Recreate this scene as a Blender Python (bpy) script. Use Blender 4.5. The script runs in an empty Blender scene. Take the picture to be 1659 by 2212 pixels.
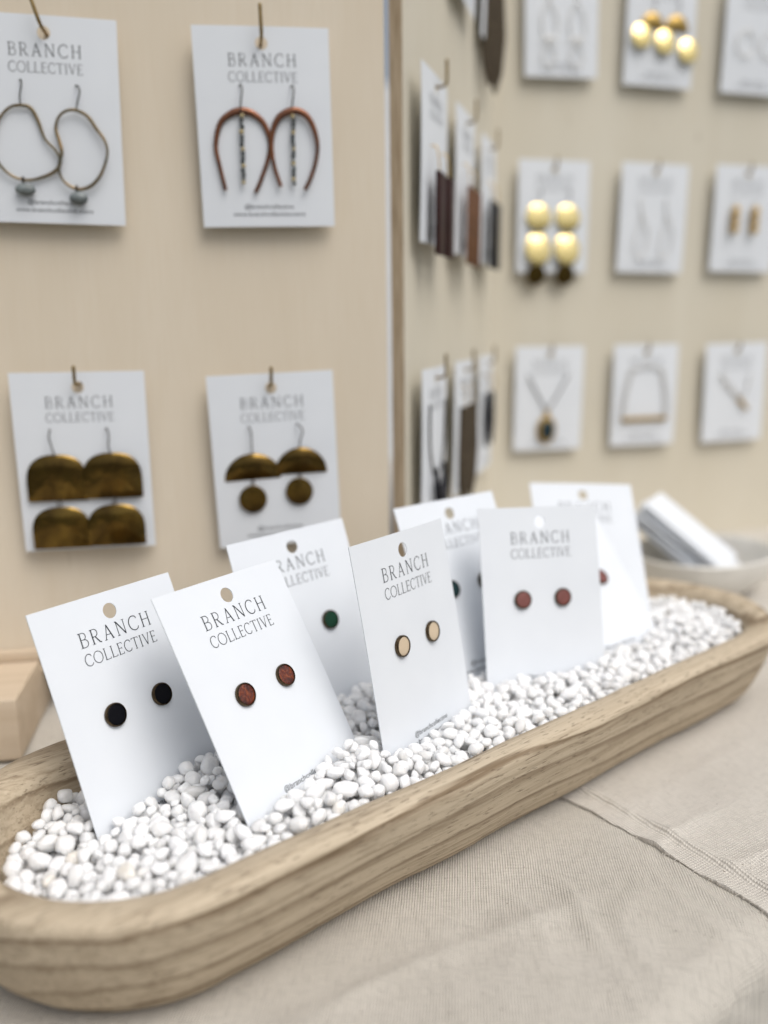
import bpy, bmesh, math, random
import numpy as np
from mathutils import Vector, Matrix, Euler, noise

random.seed(11); rng = np.random.default_rng(11)
scene = bpy.context.scene
COL = scene.collection
R = math.radians
MM = 0.001

# ------------------------------------------------------------------ camera
cam_d = bpy.data.cameras.new('camera'); cam = bpy.data.objects.new('camera', cam_d); COL.objects.link(cam)
cam_d.sensor_fit = 'VERTICAL'; cam_d.sensor_height = 36.0; cam_d.sensor_width = 27.0
cam_d.lens = 1898.1 / 2212 * 36
cam_d.clip_start = 0.01; cam_d.clip_end = 500
CAM_Z = 0.2004
cam.matrix_world = Matrix.Translation((0, 0, CAM_Z)) @ (Euler((math.pi/2 - 0.21124, 0, 0)).to_matrix() @ Matrix.Rotation(-0.01208, 3, 'Z')).to_4x4()
cam_d.dof.use_dof = True; cam_d.dof.focus_distance = 0.328
cam_d.dof.aperture_fstop = (cam_d.lens / 1000) / 0.0077
cam_d.dof.aperture_blades = 0
scene.camera = cam

# ------------------------------------------------------------------ sky, sun, exposure
SUN_DIR = Vector((0.42, -0.46, 1.0)).normalized()
world = bpy.data.worlds.new('World'); scene.world = world; world.use_nodes = True
wn = world.node_tree.nodes; wl = world.node_tree.links
for n in list(wn): wn.remove(n)
sky = wn.new('ShaderNodeTexSky'); sky.sky_type = 'NISHITA'; sky.sun_disc = False
sky.sun_elevation = math.asin(SUN_DIR.z); sky.sun_rotation = math.atan2(SUN_DIR.x, SUN_DIR.y)
sky.air_density = 1.0; sky.dust_density = 5.0; sky.ozone_density = 1.0
hs = wn.new('ShaderNodeHueSaturation'); hs.inputs['Saturation'].default_value = 0.42
bg = wn.new('ShaderNodeBackground'); bg.inputs['Strength'].default_value = 0.118
wo = wn.new('ShaderNodeOutputWorld')
wl.new(sky.outputs[0], hs.inputs['Color']); wl.new(hs.outputs[0], bg.inputs[0]); wl.new(bg.outputs[0], wo.inputs[0])
sun_d = bpy.data.lights.new('sun', 'SUN'); sun_d.energy = 1.75; sun_d.angle = R(46); sun_d.color = (1.0, 0.98, 0.955)
sun = bpy.data.objects.new('sun', sun_d); COL.objects.link(sun)
sun.rotation_euler = SUN_DIR.to_track_quat('Z', 'Y').to_euler()
scene.view_settings.view_transform = 'Standard'; scene.view_settings.look = 'None'
scene.view_settings.gamma = 1.0; scene.view_settings.use_curve_mapping = False
scene.view_settings.exposure = -0.09
scene.render.engine = 'CYCLES'

# ------------------------------------------------------------------ helpers
def tag(o, label=None, cat=None, group=None, kind=None):
    if label: o['label'] = label
    if cat: o['category'] = cat
    if group: o['group'] = group
    if kind: o['kind'] = kind
    return o

class MB:
    """collects vertices and faces, then links ONE mesh object"""
    def __init__(s): s.v = []; s.f = []; s.m = []
    def add(s, vs, fs, mat=0):
        o = len(s.v); s.v += [tuple(p) for p in vs]; s.f += [tuple(i + o for i in q) for q in fs]; s.m += [mat] * len(fs)
        return s
    def mesh(s, name, mats, smooth=True, angle=40):
        me = bpy.data.meshes.new(name); me.from_pydata(s.v, [], s.f)
        for m in (mats if isinstance(mats, (list, tuple)) else [mats]): me.materials.append(m)
        if any(s.m): me.polygons.foreach_set('material_index', s.m)
        bm = bmesh.new(); bm.from_mesh(me); bmesh.ops.recalc_face_normals(bm, faces=bm.faces[:])
        if smooth:
            for fc in bm.faces: fc.smooth = True
            for e in bm.edges:
                if len(e.link_faces) == 2 and e.calc_face_angle(0) > R(angle): e.smooth = False
        bm.to_mesh(me); bm.free(); me.update()
        return me
    def build(s, name, mats, parent=None, mat=None, smooth=True, angle=40):
        return link(name, s.mesh(name, mats, smooth, angle), parent, mat)

def link(name, data, parent=None, mat=None):
    o = bpy.data.objects.new(name, data); COL.objects.link(o)
    if parent: o.parent = parent
    if mat is not None: o.matrix_local = mat
    return o

def empty(name, mat): 
    o = bpy.data.objects.new(name, None); COL.objects.link(o); o.empty_display_size = 0.01; o.matrix_world = mat
    return o

def box(mb, x0, x1, y0, y1, z0, z1, mat=0):
    v = [(x0,y0,z0),(x1,y0,z0),(x1,y1,z0),(x0,y1,z0),(x0,y0,z1),(x1,y0,z1),(x1,y1,z1),(x0,y1,z1)]
    f = [(0,3,2,1),(4,5,6,7),(0,1,5,4),(1,2,6,5),(2,3,7,6),(3,0,4,7)]
    return mb.add(v, f, mat)

def bevel_box(x0, x1, y0, y1, z0, z1, w=0.0006, seg=2):
    bm = bmesh.new(); bmesh.ops.create_cube(bm, size=1.0)
    for v in bm.verts: v.co = Vector(((x0+x1)/2 + v.co.x*(x1-x0), (y0+y1)/2 + v.co.y*(y1-y0), (z0+z1)/2 + v.co.z*(z1-z0)))
    bmesh.ops.bevel(bm, geom=bm.edges[:], offset=w, segments=seg, affect='EDGES', profile=0.5)
    mb = MB(); bm.verts.index_update(); mb.add([v.co[:] for v in bm.verts], [[v.index for v in f.verts] for f in bm.faces]); bm.free()
    return mb

def smooth_path(pts, n=6, closed=False):
    P = [Vector(p) for p in pts]; out = []; N = len(P)
    rngi = range(N if closed else N - 1)
    for i in rngi:
        p0 = P[(i-1) % N] if (closed or i > 0) else P[0]*2 - P[1]
        p1 = P[i]; p2 = P[(i+1) % N]
        p3 = P[(i+2) % N] if (closed or i + 2 < N) else P[-1]*2 - P[-2]
        for k in range(n):
            t = k / n; t2 = t*t; t3 = t2*t
            out.append(0.5*((2*p1) + (p2-p0)*t + (2*p0 - 5*p1 + 4*p2 - p3)*t2 + (3*p1 - p0 - 3*p2 + p3)*t3))
    if not closed: out.append(P[-1])
    return out

def tube(mb, pts, rad, closed=False, seg=8, flat=1.0, mat=0):
    P = [Vector(p) for p in pts]; N = len(P); vs = []; fs = []
    rr = rad if callable(rad) else (lambda t: rad)
    ref = Vector((0, 1, 0))
    for i in range(N):
        a = P[(i-1) % N] if (closed or i > 0) else P[i]
        b = P[(i+1) % N] if (closed or i < N-1) else P[i]
        d = (b - a).normalized()
        rf = ref if abs(d.dot(ref)) < 0.92 else Vector((1, 0, 0))
        s = d.cross(rf).normalized(); u = s.cross(d).normalized()
        r = rr(i / max(1, N-1))
        for k in range(seg):
            an = 2*math.pi*k/seg
            vs.append(P[i] + s*(r*math.cos(an)) + u*(r*flat*math.sin(an)))
    for i in range(N if closed else N-1):
        j = (i+1) % N
        for k in range(seg):
            l = (k+1) % seg
            fs.append((i*seg+k, i*seg+l, j*seg+l, j*seg+k))
    if not closed:
        fs.append(tuple(range(seg))[::-1]); fs.append(tuple((N-1)*seg + k for k in range(seg)))
    return mb.add(vs, fs, mat)

def ball(mb, c, rx, ry=None, rz=None, seg=14, rings=9, mat=0):
    ry = rx if ry is None else ry; rz = rx if rz is None else rz
    vs = [(c[0], c[1], c[2]+rz)]; fs = []
    for i in range(1, rings):
        a = math.pi*i/rings
        for k in range(seg):
            b = 2*math.pi*k/seg
            vs.append((c[0]+rx*math.sin(a)*math.cos(b), c[1]+ry*math.sin(a)*math.sin(b), c[2]+rz*math.cos(a)))
    vs.append((c[0], c[1], c[2]-rz)); L = len(vs)-1
    for k in range(seg):
        l = (k+1) % seg
        fs.append((0, 1+k, 1+l)); fs.append((L, 1+(rings-2)*seg+l, 1+(rings-2)*seg+k))
        for i in range(rings-2):
            fs.append((1+i*seg+k, 1+(i+1)*seg+k, 1+(i+1)*seg+l, 1+i*seg+l))
    return mb.add(vs, fs, mat)

def lathe(mb, prof, seg=40, mat=0):
    """profile of (r, y); axis = local Y"""
    vs = []; fs = []
    for r, y in prof:
        for k in range(seg):
            a = 2*math.pi*k/seg; vs.append((r*math.cos(a), y, r*math.sin(a)))
    for i in range(len(prof)-1):
        for k in range(seg):
            l = (k+1) % seg
            fs.append((i*seg+k, i*seg+l, (i+1)*seg+l, (i+1)*seg+k))
    fs.append(tuple(range(seg))); fs.append(tuple((len(prof)-1)*seg+k for k in range(seg)))
    return mb.add(vs, fs, mat)

def plate(mb, outline, th=0.0008, dome=0.0, y=0.0, mat=0):
    """convex outline [(x,z)], front face bulging by dome towards -Y"""
    n = len(outline); cx = sum(p[0] for p in outline)/n; cz = sum(p[1] for p in outline)/n
    vs = []; fs = []
    rs = [0.3, 0.6, 0.85, 0.97, 1.0]
    for side in (0, 1):
        base = len(vs)
        vs.append((cx, y + (0 if side == 0 else th) - dome, cz))
        for r in rs:
            for (px, pz) in outline:
                vs.append((cx + (px-cx)*r, y + (0 if side == 0 else th) - dome*(1-r*r) + (0.0001 if (side == 0 and r == 1.0) else 0), cz + (pz-cz)*r))
        for k in range(n):
            l = (k+1) % n
            fs.append((base, base+1+k, base+1+l))
            for i in range(len(rs)-1):
                fs.append((base+1+i*n+k, base+1+i*n+l, base+1+(i+1)*n+l, base+1+(i+1)*n+k))
    H = 1 + len(rs)*n; e = 1 + (len(rs)-1)*n
    for k in range(n):
        l = (k+1) % n
        fs.append((e+k, e+l, H+e+l, H+e+k))
    return mb.add(vs, fs, mat)

def circle_outline(cx, cz, rx, rz=None, n=36, a0=0, a1=360):
    rz = rx if rz is None else rz
    full = (a1 - a0) >= 360
    return [(cx + rx*math.cos(R(a0 + (a1-a0)*i/(n if full else n-1))), cz + rz*math.sin(R(a0 + (a1-a0)*i/(n if full else n-1)))) for i in range(n)]

# ------------------------------------------------------------------ materials
class NT:
    def __init__(s, name):
        s.m = bpy.data.materials.new(name); s.m.use_nodes = True
        s.t = s.m.node_tree; s.b = s.t.nodes['Principled BSDF']; s.out = s.t.nodes['Material Output']
    def n(s, typ, ins=None, **kw):
        nd = s.t.nodes.new(typ)
        for k, v in kw.items(): setattr(nd, k, v)
        for k, v in (ins or {}).items():
            if isinstance(v, bpy.types.NodeSocket): s.t.links.new(v, nd.inputs[k])
            else: nd.inputs[k].default_value = v
        return nd
    def coord(s, scale=(1,1,1), rot=(0,0,0), loc=(0,0,0), kind='Object'):
        tc = s.n('ShaderNodeTexCoord')
        return s.n('ShaderNodeMapping', {'Vector': tc.outputs[kind], 'Scale': scale, 'Rotation': rot, 'Location': loc}).outputs[0]
    def noise(s, vec, scale, detail=3, rough=0.5, dist=0.0):
        return s.n('ShaderNodeTexNoise', {'Vector': vec, 'Scale': scale, 'Detail': detail, 'Roughness': rough, 'Distortion': dist})
    def ramp(s, fac, stops, interp='LINEAR'):
        r = s.n('ShaderNodeValToRGB', {'Fac': fac}); r.color_ramp.interpolation = interp
        el = r.color_ramp.elements
        while len(el) < len(stops): el.new(0.5)
        for e, (p, c) in zip(el, stops):
            e.position = p; e.color = (c, c, c, 1) if not isinstance(c, (tuple, list)) else (*c[:3], 1)
        return r.outputs[0]
    def mix(s, fac, a, b, blend='MIX'):
        nd = s.n('ShaderNodeMix', data_type='RGBA', blend_type=blend)
        for k, v in ((0, fac), (6, a), (7, b)):
            if isinstance(v, bpy.types.NodeSocket): s.t.links.new(v, nd.inputs[k])
            elif k == 0: nd.inputs[0].default_value = v
            else: nd.inputs[k].default_value = (*v[:3], 1)
        return nd.outputs[2]
    def math(s, op, a, b=0.0, c=0.0):
        nd = s.n('ShaderNodeMath', operation=op)
        for i, v in enumerate((a, b, c)):
            if isinstance(v, bpy.types.NodeSocket): s.t.links.new(v, nd.inputs[i])
            else: nd.inputs[i].default_value = v
        return nd.outputs[0]
    def bump(s, h, strength=0.3, dist=0.001, normal=None):
        nd = s.n('ShaderNodeBump', {'Height': h, 'Strength': strength, 'Distance': dist})
        if normal is not None: s.t.links.new(normal, nd.inputs['Normal'])
        s.t.links.new(nd.outputs[0], s.b.inputs['Normal']); return nd.outputs[0]
    def set(s, **kw):
        for k, v in kw.items():
            k = {'color': 'Base Color', 'rough': 'Roughness', 'metal': 'Metallic', 'spec': 'Specular IOR Level', 'coat': 'Coat Weight'}.get(k, k)
            if isinstance(v, bpy.types.NodeSocket): s.t.links.new(v, s.b.inputs[k])
            else: s.b.inputs[k].default_value = (*v, 1) if isinstance(v, tuple) and len(v) == 3 and k == 'Base Color' else v
        return s.m

def mat_plain(name, col, rough=0.5, metal=0.0, spec=0.5, var=0.0, scale=200):
    t = NT(name)
    if var:
        nz = t.noise(t.coord(), scale, 3)
        c = t.mix(t.ramp(nz.outputs[0], [(0.35, 0.0), (0.65, 1.0)]), tuple(x*(1-var) for x in col), tuple(min(1, x*(1+var)) for x in col))
        return t.set(color=c, rough=rough, metal=metal, spec=spec)
    return t.set(color=col, rough=rough, metal=metal, spec=spec)

def mat_card():
    t = NT('white_cardstock'); v = t.coord()
    n1 = t.noise(v, 900, 3); n2 = t.noise(v, 35, 2)
    c = t.mix(t.ramp(n2.outputs[0], [(0.3, 0.0), (0.7, 1.0)]), (0.735, 0.767, 0.808), (0.765, 0.796, 0.834))
    t.bump(n1.outputs[0], 0.06, 0.0004)
    return t.set(color=c, rough=0.62, spec=0.35)

def mat_ply(name, light, dark, warm):
    t = NT(name); v = t.coord(scale=(6, 6, 1.0))
    n1 = t.noise(v, 4.0, 5, 0.55, 0.6); 
    f = t.noise(t.coord(scale=(160, 160, 9)), 4.0, 4, 0.6)
    big = t.noise(t.coord(), 5.0, 2, 0.5)
    c = t.mix(t.ramp(n1.outputs[0], [(0.32, 0.0), (0.68, 1.0)]), dark, light)
    c = t.mix(t.math('MULTIPLY', t.ramp(f.outputs[0], [(0.42, 0.0), (0.70, 1.0)]), 0.34), c, warm)
    c = t.mix(t.math('MULTIPLY', t.ramp(big.outputs[0], [(0.35, 0.0), (0.7, 1.0)]), 0.30), c, warm)
    k = t.noise(t.coord(scale=(1, 1, 0.45)), 34, 2, 0.5)
    c = t.mix(t.math('MULTIPLY', t.ramp(k.outputs[0], [(0.715, 0.0), (0.78, 1.0)]), 0.40), c, (0.20, 0.13, 0.075))
    t.bump(f.outputs[0], 0.12, 0.0005)
    return t.set(color=c, rough=0.55, spec=0.3)

def mat_ply_edge():
    t = NT('plywood_edge'); v = t.coord(scale=(1, 1, 0.02))
    w = t.noise(t.coord(scale=(1, 1, 0.06)), 500, 3, 0.6)
    w2 = t.noise(t.coord(scale=(0.3, 0.3, 0.05)), 900, 3)
    c = t.mix(t.ramp(w.outputs[0], [(0.35, 0.0), (0.65, 1.0)]), (0.36, 0.275, 0.18), (0.55, 0.45, 0.325))
    return t.set(color=c, rough=0.7, spec=0.2)

def mat_pine():
    t = NT('pine_wood'); n1 = t.noise(t.coord(scale=(3, 40, 40)), 3.0, 4, 0.5, 0.5)
    f = t.noise(t.coord(scale=(12, 250, 250)), 4.0, 3)
    c = t.mix(t.ramp(n1.outputs[0], [(0.3, 0.0), (0.7, 1.0)]), (0.54, 0.43, 0.31), (0.64, 0.53, 0.405))
    c = t.mix(t.math('MULTIPLY', f.outputs[0], 0.2), c, (0.42, 0.31, 0.20))
    t.bump(f.outputs[0], 0.15, 0.0004)
    return t.set(color=c, rough=0.55, spec=0.3)

def mat_tray():
    t = NT('carved_tray_wood')
    v = t.coord()
    sep = t.n('ShaderNodeSeparateXYZ', {0: v})
    warp = t.noise(t.coord(scale=(3.2, 9, 10)), 1.5, 2, 0.45, 0.2)
    warp2 = t.noise(t.coord(scale=(3, 60, 80)), 2.0, 3, 0.5)
    # growth layers: mostly horizontal sheets, tilted a little, gently warped
    L = t.math('MULTIPLY', sep.outputs[2], 98.0)
    L = t.math('ADD', L, t.math('MULTIPLY', sep.outputs[1], 24.0))
    L = t.math('ADD', L, t.math('MULTIPLY', warp.outputs[0], 2.4))
    L = t.math('ADD', L, t.math('MULTIPLY', warp2.outputs[0], 0.45))
    fr = t.math('FRACT', L)
    band = t.ramp(fr, [(0.0, 0.02), (0.45, 0.12), (0.72, 0.34), (0.88, 1.0), (0.95, 0.9), (1.0, 0.02)])
    lay = t.noise(t.n('ShaderNodeCombineXYZ', {0: t.math('MULTIPLY', sep.outputs[0], 1.5), 1: 0.0, 2: t.math('MULTIPLY', L, 0.9)}).outputs[0], 1.0, 2, 0.5)
    band = t.math('MULTIPLY', band, t.ramp(lay.outputs[0], [(0.36, 0.50), (0.54, 1.0)]))
    fib = t.noise(t.coord(scale=(2.6, 95, 150)), 3.0, 6, 0.70)
    fib2 = t.noise(t.coord(scale=(16, 420, 480)), 2.0, 4, 0.6)
    blot = t.noise(t.coord(scale=(4, 30, 30)), 2.0, 3, 0.5)
    c = t.mix(band, (0.59, 0.495, 0.365), (0.19, 0.134, 0.08))
    c = t.mix(t.math('MULTIPLY', t.ramp(fib.outputs[0], [(0.46, 0.0), (0.60, 1.0)]), 0.42), c, (0.22, 0.158, 0.096))
    c = t.mix(t.math('MULTIPLY', t.ramp(fib2.outputs[0], [(0.32, 1.0), (0.46, 0.0)]), 0.55), c, (0.58, 0.49, 0.365))
    c = t.mix(t.math('MULTIPLY', t.ramp(fib2.outputs[0], [(0.55, 0.0), (0.68, 1.0)]), 0.45), c, (0.20, 0.14, 0.085))
    c = t.mix(t.math('MULTIPLY', t.ramp(blot.outputs[0], [(0.42, 0.0), (0.7, 1.0)]), 0.30), c, (0.52, 0.43, 0.31))
    pore = t.noise(t.coord(scale=(130, 800, 800)), 1.3, 2, 0.5)
    pr = t.ramp(pore.outputs[0], [(0.60, 0.0), (0.68, 1.0)])
    c = t.mix(t.math('MULTIPLY', pr, 0.5), c, (0.12, 0.08, 0.05))
    # a few dark cracks running with the grain
    cr = t.noise(t.coord(scale=(10, 130, 190), loc=(0.13, 0.02, 0)), 1.0, 2, 0.5)
    ck = t.ramp(cr.outputs[0], [(0.735, 0.0), (0.765, 1.0)])
    c = t.mix(t.math('MULTIPLY', ck, 0.7), c, (0.09, 0.058, 0.035))
    h = t.math('SUBTRACT', t.math('ADD', t.math('MULTIPLY', fib.outputs[0], 0.8), t.math('MULTIPLY', fib2.outputs[0], 0.4)), t.math('ADD', t.math('MULTIPLY', pr, 0.4), ck))
    t.bump(h, 0.55, 0.0006)
    return t.set(color=c, rough=0.68, spec=0.25)

def mat_cloth(name, c0, c1, pitch=1.0, rot=45):
    t = NT(name)
    dist = t.noise(t.coord(), 90, 2)
    mv = t.n('ShaderNodeMix', data_type='VECTOR')
    tc = t.n('ShaderNodeTexCoord')
    dvec = t.n('ShaderNodeVectorMath', {0: dist.outputs[1], 1: (0.0005, 0.0005, 0)}, operation='MULTIPLY')
    vec = t.n('ShaderNodeVectorMath', {0: tc.outputs['Object'], 1: dvec.outputs[0]}, operation='ADD').outputs[0]
    vec = t.n('ShaderNodeMapping', {'Vector': vec, 'Rotation': (0, 0, R(rot))}).outputs[0]
    wx = t.n('ShaderNodeTexWave', {'Vector': vec, 'Scale': 350*pitch, 'Distortion': 0.35, 'Detail': 2.0, 'Detail Scale': 2.0}, bands_direction='X')
    wy = t.n('ShaderNodeTexWave', {'Vector': vec, 'Scale': 380*pitch, 'Distortion': 0.35, 'Detail': 2.0, 'Detail Scale': 2.0}, bands_direction='Y')
    slx = t.noise(t.n('ShaderNodeMapping', {'Vector': vec, 'Scale': (900, 160, 1)}).outputs[0], 1.0, 3, 0.6); sly = t.noise(t.n('ShaderNodeMapping', {'Vector': vec, 'Scale': (160, 900, 1)}).outputs[0], 1.0, 3, 0.6)
    weave = t.math('MULTIPLY', t.math('ADD', wx.outputs[1], 0.15), t.math('ADD', t.math('MULTIPLY', wy.outputs[1], 0.7), 0.45))
    big = t.noise(t.coord(), 16, 4, 0.55)
    c = t.mix(t.ramp(big.outputs[0], [(0.3, 0.0), (0.7, 1.0)]), c0, c1)
    c = t.mix(t.math('MULTIPLY', t.math('SUBTRACT', 1.0, t.math('MINIMUM', weave, 1.0)), 0.50), c, tuple(x*0.55 for x in c0))
    sl = t.math('MAXIMUM', slx.outputs[0], sly.outputs[0])
    c = t.mix(t.math('MULTIPLY', t.ramp(sl, [(0.50, 0.0), (0.68, 1.0)]), 0.48), c, tuple(x*0.66 for x in c0))
    # seed flecks woven into the raw cotton
    sp = t.n('ShaderNodeTexVoronoi', {'Vector': vec, 'Scale': 230, 'Randomness': 1.0})
    fl = t.n('ShaderNodeTexNoise', {'Vector': vec, 'Scale': 70, 'Detail': 1.0})
    m = t.math('MULTIPLY', t.ramp(sp.outputs['Distance'], [(0.05, 1.0), (0.10, 0.0)]), t.ramp(fl.outputs[0], [(0.50, 0.0), (0.55, 1.0)]))
    c = t.mix(t.math('MULTIPLY', m, 0.75), c, (0.13, 0.09, 0.06))
    h = t.math('ADD', weave, t.math('MULTIPLY', sl, 0.7))
    cr = t.noise(t.coord(scale=(1, 0.55, 1)), 42, 3, 0.5, 1.4)
    cb = t.n('ShaderNodeBump', {'Height': t.ramp(t.math('ABSOLUTE', t.math('SUBTRACT', cr.outputs[0], 0.5)), [(0.0, 1.0), (0.10, 0.35), (0.3, 0.0)]), 'Strength': 0.12, 'Distance': 0.003})
    t.bump(h, 0.8, 0.0004, cb.outputs[0])
    return t.set(color=c, rough=0.9, spec=0.1, **{'Sheen Weight': 0.15})

def mat_pebble():
    t = NT('white_marble_pebble')
    oi = t.n('ShaderNodeObjectInfo'); at = t.n('ShaderNodeAttribute', attribute_name='rnd')
    rnd = t.math('FRACT', t.math('ADD', oi.outputs['Random'], at.outputs['Fac']))
    tc = t.n('ShaderNodeTexCoord')
    off = t.n('ShaderNodeCombineXYZ', {0: t.math('MULTIPLY', rnd, 3.7), 1: t.math('MULTIPLY', rnd, 9.1), 2: rnd})
    geo = t.n('ShaderNodeNewGeometry')
    vec = t.n('ShaderNodeVectorMath', {0: geo.outputs['Position'], 1: off.outputs[0]}, operation='ADD').outputs[0]
    n1 = t.noise(vec, 260, 4, 0.6, 0.8); n2 = t.noise(vec, 1400, 2)
    base = t.ramp(rnd, [(0.0, (0.70, 0.695, 0.68)), (0.10, (0.83, 0.828, 0.815)), (0.55, (0.90, 0.90, 0.893)), (0.965, (0.925, 0.925, 0.92)), (0.985, (0.90, 0.88, 0.84)), (1.0, (0.85, 0.80, 0.72))])
    c = t.mix(t.math('MULTIPLY', t.ramp(n1.outputs[0], [(0.48, 0.0), (0.66, 1.0)]), 0.55), base, (0.68, 0.68, 0.695))
    sp = t.noise(vec, 420, 1)
    c = t.mix(t.math('MULTIPLY', t.ramp(sp.outputs[0], [(0.79, 0.0), (0.83, 1.0)]), 0.6), c, (0.46, 0.34, 0.22))
    h = t.math('ADD', t.math('MULTIPLY', n1.outputs[0], 1.0), t.math('MULTIPLY', n2.outputs[0], 0.25))
    t.bump(h, 0.28, 0.0008)
    t.b.subsurface_method = 'RANDOM_WALK'
    return t.set(color=c, rough=0.42, spec=0.4, **{'Subsurface Weight': 0.7, 'Subsurface Radius': (1.0, 0.95, 0.9), 'Subsurface Scale': 0.0035})

def mat_metal(name, c0, c1, rough, scale=140, bump=0.10, amount=1.0, r1=None):
    t = NT(name); v = t.coord()
    n1 = t.noise(v, scale, 4, 0.6, 0.6); n2 = t.noise(v, 85, 2)
    fac = t.math('MULTIPLY', t.ramp(n1.outputs[0], [(0.32, 0.0), (0.68, 1.0)]), amount)
    c = t.mix(fac, c0, c1)
    rr = t.n('ShaderNodeMapRange', {0: n1.outputs[0], 1: 0.3, 2: 0.7, 3: rough, 4: r1 if r1 is not None else rough*1.6})
    t.bump(n2.outputs[0], bump, 0.0025)
    return t.set(color=c, rough=rr.outputs[0], metal=1.0)

def mat_leather():
    t = NT('crackled_red_leather'); v = t.coord()
    vo = t.n('ShaderNodeTexVoronoi', {'Vector': v, 'Scale': 900}, feature='DISTANCE_TO_EDGE')
    n1 = t.noise(v, 420, 4, 0.6, 1.2)
    c = t.ramp(n1.outputs[0], [(0.33, (0.035, 0.010, 0.007)), (0.5, (0.125, 0.022, 0.010)), (0.62, (0.24, 0.055, 0.014)), (0.75, (0.33, 0.10, 0.02))])
    h = t.math('MULTIPLY', t.ramp(vo.outputs['Distance'], [(0.0, 0.0), (0.12, 1.0)]), n1.outputs[0])
    t.bump(h, 0.5, 0.0004)
    return t.set(color=c, rough=0.38, spec=0.5)

M = {}
M['card'] = mat_card()
M['ink'] = mat_plain('printed_ink', (0.022, 0.026, 0.032), 0.6, spec=0.2)
M['ply_l'] = mat_ply('birch_plywood', (0.73, 0.65, 0.53), (0.685, 0.60, 0.475), (0.665, 0.565, 0.425))
M['ply_r'] = mat_ply('pale_plywood', (0.675, 0.635, 0.535), (0.635, 0.59, 0.485), (0.625, 0.56, 0.435))
M['edge'] = mat_ply_edge()
M['pine'] = mat_pine()
M['tray'] = mat_tray()
M['cloth'] = mat_cloth('raw_canvas', (0.63, 0.585, 0.51), (0.715, 0.67, 0.595), 0.95)
M['cloth2'] = mat_cloth('raw_canvas_hemmed', (0.68, 0.635, 0.565), (0.75, 0.705, 0.635), 0.72, 8)
M['pebble'] = mat_pebble()
M['brass_dark'] = mat_metal('aged_brass', (0.25, 0.16, 0.040), (0.085, 0.052, 0.018), 0.12, 38, 0.30, r1=0.22)
M['brass'] = mat_metal('polished_brass', (0.93, 0.78, 0.40), (0.82, 0.64, 0.24), 0.16, 90, 0.22)
M['hook'] = mat_metal('brass_hook', (0.38, 0.275, 0.125), (0.22, 0.155, 0.07), 0.30, 300, 0.05)
M['bronze'] = mat_metal('antique_bronze', (0.12, 0.085, 0.048), (0.06, 0.042, 0.026), 0.20, 700, 0.03)
M['copper'] = mat_metal('oxidised_copper', (0.30, 0.125, 0.065), (0.09, 0.055, 0.045), 0.34, 120, 0.10)
M['wire'] = mat_metal('patinated_wire', (0.30, 0.21, 0.11), (0.13, 0.125, 0.09), 0.38, 150, 0.08)
M['steel'] = mat_metal('dark_ear_wire', (0.16, 0.155, 0.15), (0.09, 0.085, 0.08), 0.35, 300, 0.02)
M['silver'] = mat_metal('pale_silver', (0.80, 0.79, 0.77), (0.68, 0.66, 0.62), 0.45, 300, 0.03)
M['gold'] = mat_metal('matt_gold', (0.62, 0.43, 0.15), (0.42, 0.27, 0.07), 0.34, 300, 0.05)
M['stone'] = mat_plain('grey_stone', (0.145, 0.165, 0.165), 0.35, var=0.45, scale=240)
M['black'] = mat_plain('black_inlay', (0.003, 0.003, 0.005), 0.55, spec=0.12)
M['leather'] = mat_leather()
M['green'] = mat_plain('green_inlay', (0.006, 0.040, 0.020), 0.45, spec=0.25, var=0.2)
M['ivory'] = mat_plain('ivory_inlay', (0.62, 0.50, 0.355), 0.45, var=0.04)
M['teal'] = mat_plain('teal_inlay', (0.010, 0.032, 0.034), 0.45, spec=0.25, var=0.2)
M['mauve'] = mat_plain('mauve_inlay', (0.185, 0.062, 0.052), 0.5, var=0.12, scale=600)
M['maroon'] = mat_plain('maroon_leather', (0.030, 0.009, 0.009), 0.5, spec=0.15, var=0.2)
M['brown'] = mat_plain('brown_leather', (0.135, 0.055, 0.022), 0.5, spec=0.15, var=0.2)
M['dark'] = mat_plain('black_leather', (0.018, 0.018, 0.022), 0.5, spec=0.15, var=0.2)
M['taupe'] = mat_plain('taupe_leather', (0.070, 0.055, 0.038), 0.7, spec=0.1, var=0.15)
M['bead_dark'] = mat_plain('dark_bead', (0.018, 0.024, 0.024), 0.25)
M['bead_gold'] = mat_plain('straw_bead', (0.42, 0.34, 0.18), 0.25)
M['ceramic'] = mat_plain('glazed_ceramic', (0.72, 0.70, 0.65), 0.3, var=0.06, scale=60)
M['bluestone'] = mat_plain('dark_blue_stone', (0.012, 0.03, 0.04), 0.2)

# ------------------------------------------------------------------ the setting: pavement far below the table
def mat_pavement():
    t = NT('pale_pavement'); v = t.coord()
    n1 = t.noise(v, 1.5, 5, 0.6); n2 = t.noise(v, 60, 3)
    c = t.mix(n1.outputs[0], (0.105, 0.115, 0.10), (0.165, 0.17, 0.155))
    t.bump(n2.outputs[0], 0.3, 0.01)
    return t.set(color=c, rough=0.9, spec=0.2)
g = MB(); g.add([(-150,-150,0),(150,-150,0),(150,150,0),(-150,150,0)], [(0,1,2,3)])
pav = g.build('pavement', mat_pavement(), None, Matrix.Translation((0,0,-0.76)), smooth=False)
tag(pav, kind='structure')

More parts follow.
